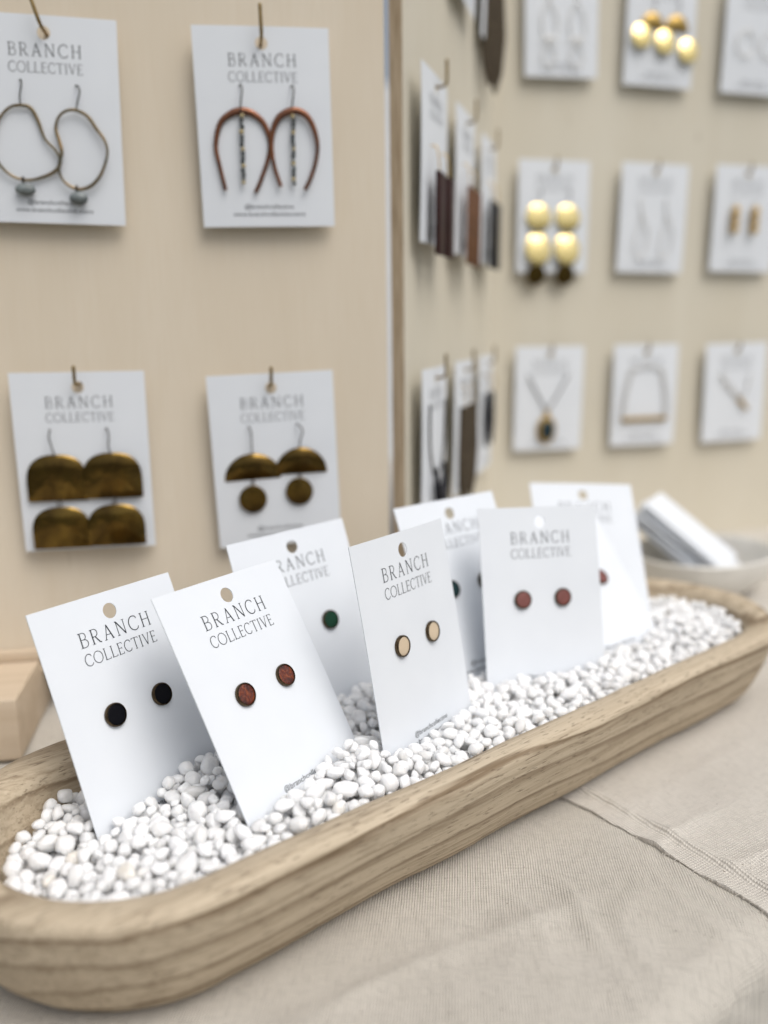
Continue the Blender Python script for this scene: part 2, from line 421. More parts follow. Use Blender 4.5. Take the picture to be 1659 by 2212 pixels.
t_ = NT('white_canvas'); tn = t_.noise(t_.coord(), 9, 3)
t_.bump(tn.outputs[0], 0.4, 0.02)
t_.set(color=t_.mix(t_.ramp(tn.outputs[0], [(0.3, 0.0), (0.7, 1.0)]), (0.86, 0.86, 0.86), (0.90, 0.90, 0.895)), rough=0.8, **{'Transmission Weight': 0.0})
trl = t_.n('ShaderNodeBsdfTranslucent', {'Color': (0.8, 0.8, 0.8, 1)}); mxs = t_.n('ShaderNodeMixShader', {0: 0.45, 1: t_.b.outputs[0], 2: trl.outputs[0]}); t_.t.links.new(mxs.outputs[0], t_.out.inputs[0])
g = MB(); nx_, nz_ = 60, 20
g.add([(-0.6 + 1.2*i/nx_, 0.012*math.sin(i*0.9) + 0.01*math.sin(i*0.37 + j*0.1), -0.74 + 1.72*j/nz_) for j in range(nz_+1) for i in range(nx_+1)], [(j*(nx_+1)+i, j*(nx_+1)+i+1, (j+1)*(nx_+1)+i+1, (j+1)*(nx_+1)+i) for j in range(nz_) for i in range(nx_)])
tw = g.build('canvas_sheet', t_.m, None, Matrix.Translation((0.0, 2.0, 0)) @ Matrix.Rotation(R(-32), 4, 'X'), angle=180)
tag(tw, 'pale white canvas glimpsed through the narrow gap between the boards', 'canvas')

# table frame: s runs along the table's front edge, t towards the back
TA = R(40.0); SA = Vector((math.cos(TA), math.sin(TA), 0)); TB = Vector((-math.sin(TA), math.cos(TA), 0))
def st(s, t, z=0.0): return SA*(s*MM) + TB*(t*MM) + Vector((0, 0, z*MM))
TABLE = Matrix.Rotation(TA, 4, 'Z')

# tray geometry in table coordinates (mm)
TC_S, TC_T, TL2 = 259.5, 259.5, 151.5     # centre and half distance between the end arcs
def stadium_d(s, t):
    """distance from the tray's spine"""
    ds = max(abs(s - TC_S) - TL2, 0.0); return math.hypot(ds, t - TC_T)

# ------------------------------------------------------------------ table cloths
def fbm(x, y, z=0.0, o=4):
    return noise.fractal(Vector((x, y, z)), 0.9, 2.1, o, noise_basis='PERLIN_ORIGINAL')
EDGE_T = 112.0
def cloth_z(s, t):
    """wrinkles of the lower cloth, mm"""
    d = stadium_d(s, t)
    k = min(1.0, max(0.0, (d - 48) / 30.0))
    w = 1.5*fbm(s/75, t/70, 2.0, 3)
    a = R(80); c = math.cos(a)*s + math.sin(a)*t; e = -math.sin(a)*s + math.cos(a)*t
    q = noise.noise(Vector((e/20 + 0.9*noise.noise(Vector((c/60, e/60, 7))), c/130, 3.3)))
    ridge = max(0, 1 - abs(q)*2.6)**1.6
    w += 3.8*ridge*max(0, 0.35 + noise.noise(Vector((s/70, t/70, 11.0))))
    q2 = noise.noise(Vector((c/26, e/110, 9.1))); r2 = max(0, 1 - abs(q2)*3)**1.8
    w += 2.8*r2*max(0, 0.3 + noise.noise(Vector((s/60, t/60, 21.0))))
    return w*k - 0.3
def grid_axis(parts):
    out = []
    for a, b, st_ in parts:
        n = max(1, int(round((b-a)/st_))); out += [a + (b-a)*i/n for i in range(n)]
    return out + [parts[-1][1]]
ss = grid_axis([(-260, 60, 8), (60, 330, 2.2), (330, 560, 6), (560, 1150, 20)])
tt = grid_axis([(-40, EDGE_T+40, 2.0), (EDGE_T+40, 240, 2.5), (240, 420, 5), (420, 1000, 18)])
def cloth_pt(s, t, lift=0.0):
    # t below the edge is arc length down the drape
    Rr = 13.0; a0 = EDGE_T + Rr
    if t >= a0: return Vector((s, t, cloth_z(s, t) + lift))
    l = a0 - t; q = math.pi/2*Rr
    wob = 3.0*fbm(s/70, 0.3, 5.0, 2)
    if l < q:
        an = l/Rr; return Vector((s, a0 - math.sin(an)*(Rr+lift), -Rr + math.cos(an)*(Rr+lift) + cloth_z(s, t)*math.cos(an)))
    dn = (l - q)*6.0
    return Vector((s, EDGE_T - lift - 0.02*dn + min(1, dn/80)*5*math.sin(s/22 + 2*fbm(s/60, dn/300, 1, 2)) + wob*min(1, dn/60), -Rr - dn))
mb = MB(); vs = [cloth_pt(s, t)*MM for t in tt for s in ss]; ns = len(ss)
fs = [(j*ns+i, j*ns+i+1, (j+1)*ns+i+1, (j+1)*ns+i) for j in range(len(tt)-1) for i in range(ns-1)]
mb.add(vs, fs)
cl = mb.build('tablecloth', M['cloth'], None, TABLE, angle=180)
tag(cl, 'creased beige canvas cloth draped over the table under the wooden tray', 'tablecloth')

# overlapping second cloth: ragged raw edge at s ~ 275, running front to back
def edge_s(t): return 274.5 + 0.075*(t - 165) + 2.6*noise.noise(Vector((t/24, 0.2, 0))) + 1.0*noise.noise(Vector((t/7, 3.2, 0))) + 0.45*noise.noise(Vector((t/1.9, 5.2, 0)))
us = [0, 0.35, 1.0, 2.2, 4, 6, 8, 9.5, 10.5, 11.5, 12.5, 13.5, 14.5, 16, 18, 21, 25, 30, 36, 44, 54, 66, 80, 100, 130, 170, 230, 320, 450, 640, 900]
t2 = grid_axis([(-30, 230, 1.2), (230, 420, 5), (420, 1000, 18)])
def upper_pt(u, t):
    s = edge_s(t)*1.0 + u if u < 40 else edge_s(t)*(1-min(1,(u-40)/60)) + (274.5+0.075*(t-165))*min(1,(u-40)/60) + u
    curl = 1.3*math.exp(-(u/3.0)**2)*max(0, noise.noise(Vector((t/16, 8.8, 0))) + 0.22)
    hem = 2.4*math.exp(-((u - 12.0 - 1.6*noise.noise(Vector((t/30, 1, 4))))/2.2)**2) - 0.5*math.exp(-((u-9.2)/1.2)**2)
    wr = 0.5*max(0, fbm(s/50, t/50, 31.0, 3))
    return cloth_pt(s, t, 0.75 + 1.5*curl + hem*(0.8 + 0.5*noise.noise(Vector((t/18, 2, 2)))) + wr*min(1, u/10))
mb = MB(); vs = []
for t in t2:
    vs.append(cloth_pt(edge_s(t) + 0.25, t, 0.12)*MM)
    for u in us: vs.append(upper_pt(u, t)*MM)
ns = len(us) + 1
fs = [(j*ns+i, j*ns+i+1, (j+1)*ns+i+1, (j+1)*ns+i) for j in range(len(t2)-1) for i in range(ns-1)]
mb.add(vs, fs)
cl2 = mb.build('overlapping_cloth', M['cloth2'], None, TABLE, angle=180)
# loose threads along the raw edge
for k in range(26):
    t0 = random.uniform(110, 215); s0 = edge_s(t0); a = random.uniform(2.2, 4.0); l = random.uniform(0.8, 2.6)
    p0 = cloth_pt(s0 + 0.6, t0, 0.8); p1 = cloth_pt(s0 + math.cos(a)*l*0.5, t0 + math.sin(a)*l*0.6, 0.9); p2 = cloth_pt(s0 + math.cos(a)*l, t0 + math.sin(a)*l + random.uniform(-.5,.5), 0.2)
    th = MB(); tube(th, smooth_path([p0*MM, p1*MM, p2*MM], 4), 0.00011, seg=5)
    th.build('thread', M['cloth2'], cl2)
tag(cl2, 'second canvas cloth with frayed raw edge and raised hem, right of the tray', 'cloth')

# ------------------------------------------------------------------ boards
def board(name, yaw, origin, x0, x1, z0, z1, th, mat, label):
    root = empty(name, Matrix.Translation(origin) @ Matrix.Rotation(yaw, 4, 'Z'))
    tag(root, label, 'display board')
    mb = MB()
    e = 0.0006
    # front/back faces in plywood, edges in edge material
    v = [(x0,0,z0),(x1,0,z0),(x1,th,z0),(x0,th,z0),(x0,0,z1),(x1,0,z1),(x1,th,z1),(x0,th,z1)]
    mb.add(v, [(0,1,5,4),(2,3,7,6)], 0); mb.add(v, [(0,3,2,1),(4,5,6,7),(1,2,6,5),(3,0,4,7)], 1)
    mb.build('plywood_sheet', [mat, M['edge']], root, smooth=False)
    return root
YL = R(9.254); YR = R(15.05); YM = R(74.1)
OFF = 0.008
def on(yaw, d): return Vector((-math.sin(yaw), math.cos(yaw), 0))*d
L_O = Vector((0, 0.456, 0)) + on(YL, OFF)
R_O = Vector((0, 0.7227, 0)) + on(YR, OFF)
M_O = Vector((0.0119, 0.478, 0))
bL = board('display_board', YL, L_O, -0.40, 0.0040, 0.024, 0.46, 0.006, M['ply_l'], 'left plywood display board hung with four earring cards behind the tray')
bM = board('display_board', YM, M_O, 0.0, 0.2935, 0.001, 0.56, 0.0068, M['ply_r'], 'narrow plywood board seen edge-on, turned away at the middle')
bR = board('display_board', YR, R_O, 0.088, 0.62, 0.001, 0.60, 0.006, M['ply_r'], 'far right plywood display board with rows of blurred jewellery cards')
# foot of the left board: block with a groove lip
ft = bevel_box(-0.30, -0.182, -0.054, 0.030, 0.0012, 0.0315, 0.0010, 3)
fo = ft.build('foot_block', M['pine'], bL)
lp = bevel_box(-0.30, -0.180, -0.0052, -0.0006, 0.0318, 0.0375, 0.0006, 2); lp.build('groove_lip', M['pine'], fo)

def hook(root, x, z, ang=0.0, out=0.007, up=0.0135):
    """L-shaped brass hook: shaft out of the board, upright end in front of the card"""
    pts = [(0, 0.004, 0), (0, 0.0, 0), (0, -OFF-out+0.003, 0)]
    for k in range(1, 6):
        a = math.pi/2*k/5; pts.append((0, -OFF-out+0.003 - 0.003*math.sin(a), 0.003*(1-math.cos(a))))
    pts.append((0, -OFF-out, up))
    m = Matrix.Translation((x, 0, z)) @ Matrix.Rotation(ang, 4, 'Y')
    mb = MB(); tube(mb, pts, 0.00085, seg=10); ball(mb, (0, -OFF-out, up), 0.00085, seg=10, rings=6)
    return mb.build('hook', M['hook'], root, m)

# ------------------------------------------------------------------ lettering
def arc(cx, cy, rx, ry, a0, a1, n=14):
    return [(cx + rx*math.cos(R(a0+(a1-a0)*i/n)), cy + ry*math.sin(R(a0+(a1-a0)*i/n))) for i in range(n+1)]
th_, tk = 0.047, 0.070   # hairline and stem weights
def sf(x, y, w=0.09): return ([(x-w, y), (x+w, y)], th_*0.85)
G = {}
G['B'] = (0.50, [([(0.09,0),(0.09,1)], tk), ([(0,1),(0.25,1)]+arc(0.25,0.765,0.17,0.235,90,-90)+[(0.09,0.53)], th_), ([(0.25,0.53)]+arc(0.27,0.265,0.21,0.265,90,-90)+[(0,0)], th_)])
G['R'] = (0.56, [([(0.09,0),(0.09,1)], tk), ([(0,1),(0.25,1)]+arc(0.25,0.745,0.18,0.255,90,-90)+[(0.09,0.49)], th_), ([(0.25,0.49),(0.36,0.26),(0.46,0.06),(0.56,0.0)], tk), sf(0.09,0)])
G['A'] = (0.62, [([(0.08,0),(0.31,1.0)], th_), ([(0.30,1.02),(0.55,0)], tk), ([(0.155,0.33),(0.465,0.33)], th_), sf(0.08,0,0.08), sf(0.55,0,0.08)])
G['N'] = (0.66, [([(0.10,0),(0.10,1)], th_), ([(0.03,1),(0.12,0.97),(0.57,0.0)], tk), ([(0.57,0),(0.57,1)], th_), sf(0.10,0,0.085), sf(0.57,1,0.085)])
G['C'] = (0.62, [(arc(0.36,0.5,0.33,0.51,52,308,26), tk*0.9), ([(0.563,0.90),(0.578,0.78)], th_), ([(0.563,0.098),(0.60,0.22)], th_)])
G['H'] = (0.64, [([(0.10,0),(0.10,1)], tk), ([(0.54,0),(0.54,1)], tk), ([(0.10,0.52),(0.54,0.52)], th_), sf(0.10,0), sf(0.10,1), sf(0.54,0), sf(0.54,1)])
G['O'] = (0.78, [(arc(0.39,0.5,0.36,0.51,0,360,34), tk*0.85)])
G['L'] = (0.50, [([(0.10,0),(0.10,1)], tk), ([(0.02,0),(0.46,0),(0.49,0.13)], th_), sf(0.10,1)])
G['E'] = (0.50, [([(0.10,0),(0.10,1)], tk), ([(0.02,0),(0.45,0),(0.48,0.13)], th_), ([(0.02,1),(0.43,1),(0.45,0.88)], th_), ([(0.10,0.53),(0.36,0.53)], th_), ([(0.36,0.46),(0.36,0.60)], th_*0.8)])
G['T'] = (0.60, [([(0.30,0),(0.30,1)], tk), ([(0.01,0.87),(0.03,1),(0.57,1),(0.59,0.87)], th_), sf(0.30,0)])
G['I'] = (0.24, [([(0.12,0),(0.12,1)], tk), sf(0.12,0), sf(0.12,1)])
G['V'] = (0.62, [([(0.07,1),(0.32,0)], tk), ([(0.31,0),(0.55,1)], th_), sf(0.07,1,0.075), sf(0.55,1,0.075)])
def ribbon(mb, pts, w, f):
    P = [Vector((p[0], p[1])) for p in pts]; P = [p for i, p in enumerate(P) if i == 0 or (p-P[i-1]).length > 1e-6]
    vs = []
    for i, p in enumerate(P):
        ns = []
        if i > 0: d = (p-P[i-1]).normalized(); ns.append(Vector((-d.y, d.x)))
        if i < len(P)-1: d = (P[i+1]-p).normalized(); ns.append(Vector((-d.y, d.x)))
        n = sum(ns, Vector((0,0))); n = n.normalized() if n.length > 1e-6 else ns[0]
        k = 1.0/max(0.6, n.dot(ns[0]))
        a = p + n*(w/2*k); b = p - n*(w/2*k); vs += [f(a), f(b)]
    mb.add(vs, [(2*i, 2*i+1, 2*i+3, 2*i+2) for i in range(len(P)-1)])
def word(mb, txt, width, v_base, cap, gap, y):
    tot = sum(G[c][0] for c in txt) + gap*(len(txt)-1); sx = width/(tot*cap)
    x = -width/2
    for c in txt:
        w, strokes = G[c]
        for pts, sw in strokes:
            ribbon(mb, pts, sw, lambda p: (x + p[0]*cap*sx, y + bow(x + p[0]*cap*sx, -v_base + p[1]*cap), -v_base + p[1]*cap))
        x += (w + gap)*cap*sx
INK = -0.00025
def bow(x, z): return 0.0007*(x/0.03175)**2 + 0.0005*((z + 0.045)/0.045)**2 - 0.0004
mbw = MB(); word(mbw, 'BRANCH', 0.0316, 0.0172, 0.0053, 0.21, INK); ME_B = mbw.mesh('printed_word', M['ink'], False)
mbw = MB(); word(mbw, 'COLLECTIVE', 0.0322, 0.0240, 0.0042, 0.10, INK); ME_C = mbw.mesh('printed_word', M['ink'], False)
def font_mesh(txt, width, v_base):
    cu = bpy.data.curves.new('txt', 'FONT'); cu.body = txt; cu.align_x = 'CENTER'; cu.size = 1.0; cu.resolution_u = 3; cu.space_character = 1.05
    o = bpy.data.objects.new('txt', cu); COL.objects.link(o); bpy.context.view_layer.update()
    me = bpy.data.meshes.new_from_object(o); bpy.data.objects.remove(o)
    xs = [v.co.x for v in me.vertices]; k = width/(max(xs)-min(xs)); cx = (max(xs)+min(xs))/2
    for v in me.vertices: v.co = Vector(((v.co.x-cx)*k, INK + bow((v.co.x-cx)*k, -v_base + v.co.y*k), -v_base + v.co.y*k))
    me.materials.clear(); me.materials.append(M['ink']); me.name = 'printed_address'
    return me
ME_AT = font_mesh('@branchcollective', 0.0235, 0.0807)
ME_WEB = font_mesh('www.branchcollective.store', 0.0345, 0.0841)

# ------------------------------------------------------------------ cards
CW, CH, HV, HR = 0.0635, 0.089, 0.0073, 0.0029
def card_mesh():
    th = 0.00036
    cor = [(CW/2, 0), (-CW/2, 0), (-CW/2, -CH), (CW/2, -CH)]
    angs = sorted(set([math.atan2(z + HV, x) for x, z in cor] + [2*math.pi*k/40 - math.pi for k in range(40)]))
    ring = []; hole = []
    for a in angs:
        c, s = math.cos(a), math.sin(a)
        ts = []
        if abs(c) > 1e-9: ts.append((CW/2 if c > 0 else -CW/2)/c)
        if s > 1e-9: ts.append(HV/s)
        if s < -1e-9: ts.append((-(CH-HV))/s)
        t = min(q for q in ts if q > 0)
        ring.append((c*t, -HV + s*t)); hole.append((c*HR, -HV + s*HR))
    n = len(angs); mb = MB(); vs = []; fs = []
    steps = [0.0, 0.06, 0.14, 0.24, 0.36, 0.48, 0.60, 0.72, 0.84, 0.93, 1.0]; K = len(steps)
    for side in (-1, 1):
        for q in steps:
            for (hx, hz), (ox, oz) in zip(hole, ring):
                x = hx + (ox-hx)*q; z = hz + (oz-hz)*q; vs.append((x, side*th/2 + bow(x, z), z))
    for sd in (0, 1):
        for i in range(K-1):
            for k in range(n):
                l = (k+1) % n; b = sd*K*n
                fs.append((b+i*n+k, b+i*n+l, b+(i+1)*n+l, b+(i+1)*n+k))
    for i in (0, K-1):
        for k in range(n):
            l = (k+1) % n; fs.append((i*n+k, i*n+l, K*n+i*n+l, K*n+i*n+k))
    mb.add(vs, fs); return mb.mesh('earring_card', M['card'], True, 30)
ME_CARD = card_mesh()
def make_card(mat, label, group, cat='jewellery card', fine=True):
    c = link('jewellery_card', ME_CARD, None, mat); tag(c, label, cat, group)
    link('printed_word', ME_B, c); link('printed_word', ME_C, c)
    link('printed_address', ME_AT, c); link('printed_address', ME_WEB, c)
    return c
def pose(t, yaw, lean, roll):
    U = Vector((1,0,0)); V = Vector((0,0,-1))
    u = U*math.cos(roll) + V*math.sin(roll); v = -U*math.sin(roll) + V*math.cos(roll)
    rx = lambda w: Vector((w.x, w.y*math.cos(lean) + w.z*math.sin(lean), -w.y*math.sin(lean) + w.z*math.cos(lean)))
    rz = lambda w: Vector((w.x*math.cos(yaw) - w.y*math.sin(yaw), w.x*math.sin(yaw) + w.y*math.cos(yaw), w.z))
    u = rz(rx(u)); v = rz(rx(v)); Z = -v; Y = Z.cross(u)
    m = Matrix.Identity(4)
    for i in range(3): m[i][0] = u[i]; m[i][1] = Y[i]; m[i][2] = Z[i]; m[i][3] = t[i]
    return m
POSE = {
 'A': ((-0.1044,0.3125,0.1044),0.9615,0.3706,-0.0005), 'B': ((-0.0621,0.3163,0.1084),0.9599,0.5228,0.0056),
 'C': ((-0.0431,0.3821,0.1104),0.7200,0.3223,-0.0335), 'D': ((0.0060,0.3405,0.1193),0.9412,0.1975,0.0133),
 'E': ((0.0303,0.4243,0.1155),0.6341,0.3995,-0.0165), 'F': ((0.0736,0.4104,0.1140),0.3583,0.2566,0.0549),
 'G': ((0.1156,0.5064,0.1075),0.243,0.535,0.077), 'H': ((0.0912,0.4699,0.0993),0.637,0.668,-0.012)}
STUD = {'A': ('black', 'black', 'leftmost in the tray'), 'B': ('leather', 'crackled dark red', 'second from left'),
        'C': ('green', 'dark green', 'behind the dark red pair'), 'D': ('ivory', 'ivory', 'middle of the tray'),
        'E': ('teal', 'dark teal', 'half hidden in the middle'), 'F': ('mauve', 'mauve brown', 'right of the ivory pair'),
        'H': ('mauve', 'rosy', 'far right of the tray')}
def bezel_meshes():
    b = MB(); lathe(b, [(0.0040, -0.0002), (0.00425, -0.0005), (0.00435, -0.0012), (0.0043, -0.0018), (0.00408, -0.0021), (0.00382, -0.0021), (0.0037, -0.00170)])
    f = MB(); lathe(f, [(0.00376, -0.0012), (0.00376, -0.00168), (0.0035, -0.00186), (0.0030, -0.00192), (0.0015, -0.00195), (0.0003, -0.00196)])
    return b, f
bz, fc = bezel_meshes(); ME_BEZ = bz.mesh('bezel', M['bronze'])
ME_FACE = {}
for k, (mk, col, where) in STUD.items():
    if mk not in ME_FACE: ME_FACE[mk] = fc.mesh('inlay', M[mk])
    m = pose(*POSE[k])
    make_card(m, f'white card holding {col} stud earrings, {where}', 'cards standing in the pebbles')
    us_ = (-0.0116, 0.0099)
    for j, u in enumerate(us_):
        v = 0.0435
        r = empty('stud_earring', m @ Matrix.Translation((u, 0, -v)) @ Matrix.Rotation(random.uniform(-.05,.05), 4, 'X') @ Matrix.Rotation(random.uniform(0, 6.2), 4, 'Y'))
        tag(r, f'{"left" if j == 0 else "right"} round {col} stud earring, card {where}', 'earring', 'stud earrings on the tray cards')
        link('bezel', ME_BEZ, r); link('inlay', ME_FACE[mk], r)

make_card(pose(*POSE['G']), 'rearmost white card in the tray, upright behind the far right one', 'cards standing in the pebbles')

# wall cards: hole position (u, z) on the board plane
def wall_card(root_o, yaw, u, z, rot, label, group, tilt=0.0):
    base = Matrix.Translation(root_o - on(yaw, OFF)) @ Matrix.Rotation(yaw, 4, 'Z')
    m = base @ Matrix.Translation((u, 0, z)) @ Matrix.Rotation(rot, 4, 'Y') @ Matrix.Rotation(tilt, 4, 'X') @ Matrix.Translation((0, 0, 0.0073))
    make_card(m, label, group)
    return m
GW = 'cards hanging on the left board'; GR = 'cards hanging on the far right board'; GMM = 'cards hanging on the narrow board'
WL = {}
for key, u, z, rot, hk, hu, lab in [('U1', -0.1523, 0.3299, 1.48, -0.28, 0.0128, 'white card with wavy wire hoop earrings, top left corner'),
                        ('U2', -0.0554, 0.3290, -0.78, -0.02, 0.0128, 'white card with copper horseshoe earrings, top of the left board'),
                        ('L1', -0.1505, 0.1719, 0.09, 0.0, 0.0085, 'white card with large double brass dome earrings, lower left'),
                        ('L2', -0.0571, 0.1694, -1.78, 0.03, 0.0088, 'white card with brass half-moon and disc earrings, left board')]:
    WL[key] = wall_card(L_O, YL, u, z, R(rot), lab, GW, 0.02)
    hook(bL, u, z + 0.0014, hk, up=hu)
WR = {}
for key, u, z, rot, lab in [('R11', 0.1501, 0.4738, -1.61, 'blurred card with pale looped earrings, top row of far right board, first'),
                       ('R12', 0.2405, 0.4714, 0.81, 'blurred card with golden arch and disc earrings, top row of far right board'),
                       ('R13', 0.3325, 0.470, 0.8, 'blurred card with faint round hoops, cut off in the top right corner'),
                       ('R21', 0.1484, 0.3220, 0.07, 'blurred card with bright stacked brass disc earrings, middle row'),
                       ('R22', 0.2418, 0.3224, 0.94, 'blurred card with faint silver drop earrings, middle row of far right board'),
                       ('R23', 0.3325, 0.3235, 0.6, 'blurred card with small golden bead drops, middle row at right edge'),
                       ('R31', 0.1490, 0.1726, 0.33, 'blurred card with oval dark stone pendant necklace, bottom row'),
                       ('R32', 0.2416, 0.1726, 0.10, 'blurred card with straight bar necklace, bottom row of far right board'),
                       ('R33', 0.3337, 0.1721, -0.82, 'blurred card with slanted gold necklace, bottom row at right edge')]:
    WR[key] = wall_card(R_O, YR, u, z, R(rot), lab, GR, 0.012)
    hook(bR, u, z + 0.0012, random.uniform(-.05, .05), out=0.004, up=0.0075)
WM = {}
for key, u, z, lab in [('M12', 0.1342, 0.477, 'card seen nearly edge-on, cut off at the top beside the middle board edge'),
                       ('M13', 0.2262, 0.477, 'edge-on card behind the long dark pointed earrings, top of the narrow board'),
                       ('M21', 0.0422, 0.3247, 'edge-on white card behind dark maroon bar earrings'),
                       ('M22', 0.1342, 0.3247, 'edge-on white card behind brown bar earrings'),
                       ('M23', 0.2262, 0.3247, 'edge-on white card behind black bar earrings'),
                       ('M31', 0.0422, 0.1680, 'edge-on white card with a dark looped necklace, above the tray'),
                       ('M32', 0.1342, 0.1680, 'edge-on card behind dark brown drops merged with shadow, lower narrow board'),
                       ('M33', 0.2262, 0.1680, 'edge-on card in the far corner with grey drops, lower narrow board')]:
    WM[key] = wall_card(M_O - on(YM, 0.0), YM, u, z, R(random.uniform(-.6, .6)), lab, GMM, 0.012) if False else None
    base = Matrix.Translation(M_O - on(YM, OFF)) @ Matrix.Rotation(YM, 4, 'Z')
    WM[key] = base @ Matrix.Translation((u, 0, z)) @ Matrix.Rotation(R(random.uniform(-.6, .6)), 4, 'Y') @ Matrix.Rotation(0.012, 4, 'X') @ Matrix.Translation((0, 0, 0.0073))
    make_card(WM[key], lab, GMM)
    hook(bM, u, z + 0.0012, 0, out=0.006, up=0.013)

# ------------------------------------------------------------------ hanging earrings (card coordinates in mm: u right, v down)
def P3(u, v, y=-2.0): return Vector((u, y, -v))*MM
def earring(cm, u, v, label, group=None, name='drop_earring'):
    r = empty(name, cm @ Matrix.Translation(P3(u, v, 0))); tag(r, label, 'earring', group); return r
def loc(pts, u, v): return [p - P3(u, v, 0) for p in pts]
def ear_wire(r, u0, v0, pts, mat='steel', rad=0.00036):
    mb = MB(); tube(mb, smooth_path(loc([P3(*p) for p in pts], u0, v0), 5), rad, seg=6); mb.build('ear_wire', M[mat], r)

# U1: wavy wire hoops with grey stones
cm = WL['U1']
def z1(p): return ((p[0]-192)*0.104 - 0.055*(p[1]-60)*0.0987, (p[1]-62)*0.0987)
loops = [([(100,452),(140,460),(170,510),(200,590),(245,640),(265,682),(250,725),(200,755),(130,775),(60,760),(5,705),(-18,640),(-8,560),(20,500),(55,462)], [(92,340),(105,345),(108,372),(100,410),(100,455)], (115,818,44,28), 'left wavy bronze wire hoop earring with grey stone, top left card'),
         ([(330,462),(380,485),(420,540),(455,590),(467,640),(455,700),(430,755),(390,795),(340,808),(290,785),(264,745),(262,700),(273,650),(262,600),(247,545),(257,500),(287,470)], [(324,352),(340,356),(350,385),(340,425),(333,465)], (343,850,40,30), 'right wavy bronze wire hoop earring with dark stone, top left card')]
for j, (lp_, ew, (sx, sy, sa, sb), lab) in enumerate(loops):
    u0, v0 = z1(lp_[0]); r = earring(cm, u0, v0, lab, 'wavy hoop earrings', 'hoop_earring')
    yy = -2.2 - 0.6*j
    pts = smooth_path(loc([P3(*z1(p), yy + 0.5*math.sin(i)) for i, p in enumerate(lp_)], u0, v0), 6, True)
    mb = MB(); tube(mb, pts, lambda t: 0.00072 + 0.00012*math.sin(t*19), True, 9, 0.8); mb.build('wire_hoop', M['wire'], r)
    ear_wire(r, u0, v0, [(*z1(ew[0]), 0.2), (*z1(ew[1]), -2.4), (*z1(ew[2]), -3.6), (*z1(ew[3]), -3.0), (*z1(ew[4]), yy)])
    su, sv = z1((sx, sy))
    mb = MB(); ball(mb, tuple(P3(su, sv, yy) - P3(u0, v0, 0)), sa*0.104*MM, 0.0022, sb*0.0987*MM, 18, 12); sto = mb.build('stone', M['stone'], r)
    mb = MB(); tube(mb, smooth_path(loc([P3(su-0.6, sv-sb*0.09, yy), P3(su-0.9, sv-sb*0.0987-1.2, yy-0.9), P3(su-0.5, sv-sb*0.0987-2.6, yy-0.9), P3(su-0.2, sv-sb*0.0987-1.2, yy+0.9)], u0, v0), 5, True), 0.0004, True, 6); mb.build('jump_ring', M['steel'], sto)

# U2: copper horseshoes with bead strands
cm = WL['U2']
def zu2(p): return ((p[0]-563)*0.2175 - 0.0505*(p[1]-57)*0.2037, (p[1]-57)*0.2037)
arches = [([(486,412),(474,360),(466,315),(475,268),(497,246),(522,239),(548,246),(571,268),(583,306),(578,345),(563,390),(551,418)], 520, 'left copper horseshoe earring with bead strand, top middle card'),
          ([(607,405),(593,362),(586,318),(589,283),(603,252),(632,238),(659,246),(677,272),(687,312),(683,352),(671,390),(660,412)], 631, 'right copper horseshoe earring with bead strand, top middle card')]
for j, (ar, bx, lab) in enumerate(arches):
    u0, v0 = zu2((bx, 240)); r = earring(cm, u0, v0, lab, 'copper horseshoe earrings', 'arch_earring')
    pts = smooth_path(loc([P3(*zu2(p), -1.6 - 0.7*j) for p in ar], u0, v0), 6)
    mb = MB(); tube(mb, pts, lambda t: 0.00095 + 0.00085*max(0, 1-abs(t-0.45)/0.33)**1.2, False, 10, 0.45); mb.build('copper_arch', M['copper'], r)
    ear_wire(r, u0, v0, [(*zu2((bx-4, 184)), 0.2), (*zu2((bx+1, 184)), -2.5), (*zu2((bx+3, 198)), -3.5), (*zu2((bx, 225)), -3.0), (*zu2((bx, 244)), -2.2)])
    y0 = 250; k = 0
    while y0 < 402:
        gold = k % 4 in (0,); rr = random.uniform(0.75, 1.15) if gold else random.uniform(0.7, 1.0)
        uu, vv = zu2((bx + 2 + random.uniform(-1.5, 1.5) + 0.02*(y0-250), y0))
        mb = MB(); ball(mb, tuple(P3(uu, vv, -2.4) - P3(u0, v0, 0)), rr*1.15*MM, rr*1.1*MM, rr*MM, 10, 7)
        mb.build('bead', M['bead_gold' if gold else 'bead_dark'], r); y0 += rr*2*4.9*0.98; k += 1

# brass dome plates
def dome_plate(r, u0, v0, cu, v_top, v_bot, w, y, mat, dome=0.0012, straight=0.35, name='brass_plate', rot=0.0):
    h = v_bot - v_top; sh = h*straight
    out = [(cu - w/2 + 0.5, v_bot), (cu + w/2 - 0.5, v_bot), (cu + w/2, v_bot - 0.5)]
    for i in range(25):
        a = math.pi*i/24; ex = 0.80 if straight > 0.2 else 1.0; ca_ = math.cos(a); out.append((cu + w/2*math.copysign(abs(ca_)**ex, ca_), v_bot - sh - (h-sh)*math.sin(a)**ex))
    out += [(cu - w/2, v_bot - 0.5)]
    o2 = [((p[0]-u0)*MM, -(p[1]-v0)*MM) for p in out]
    mb = MB(); plate(mb, o2, 0.0006, dome, y*MM); return mb.build(name, M[mat], r, Matrix.Rotation(rot, 4, 'X'))
def disc(r, u0, v0, cu, cv, ru, rv, y, mat, dome=0.0008, tilt=0.0, yaw=0.0, name='brass_disc'):
    mb = MB(); plate(mb, circle_outline(0, 0, ru*MM, rv*MM), 0.0006, dome, 0)
    return mb.build(name, M[mat], r, Matrix.Translation(P3(cu-u0, cv-v0, y)) @ Matrix.Rotation(tilt, 4, 'X') @ Matrix.Rotation(yaw, 4, 'Z'))
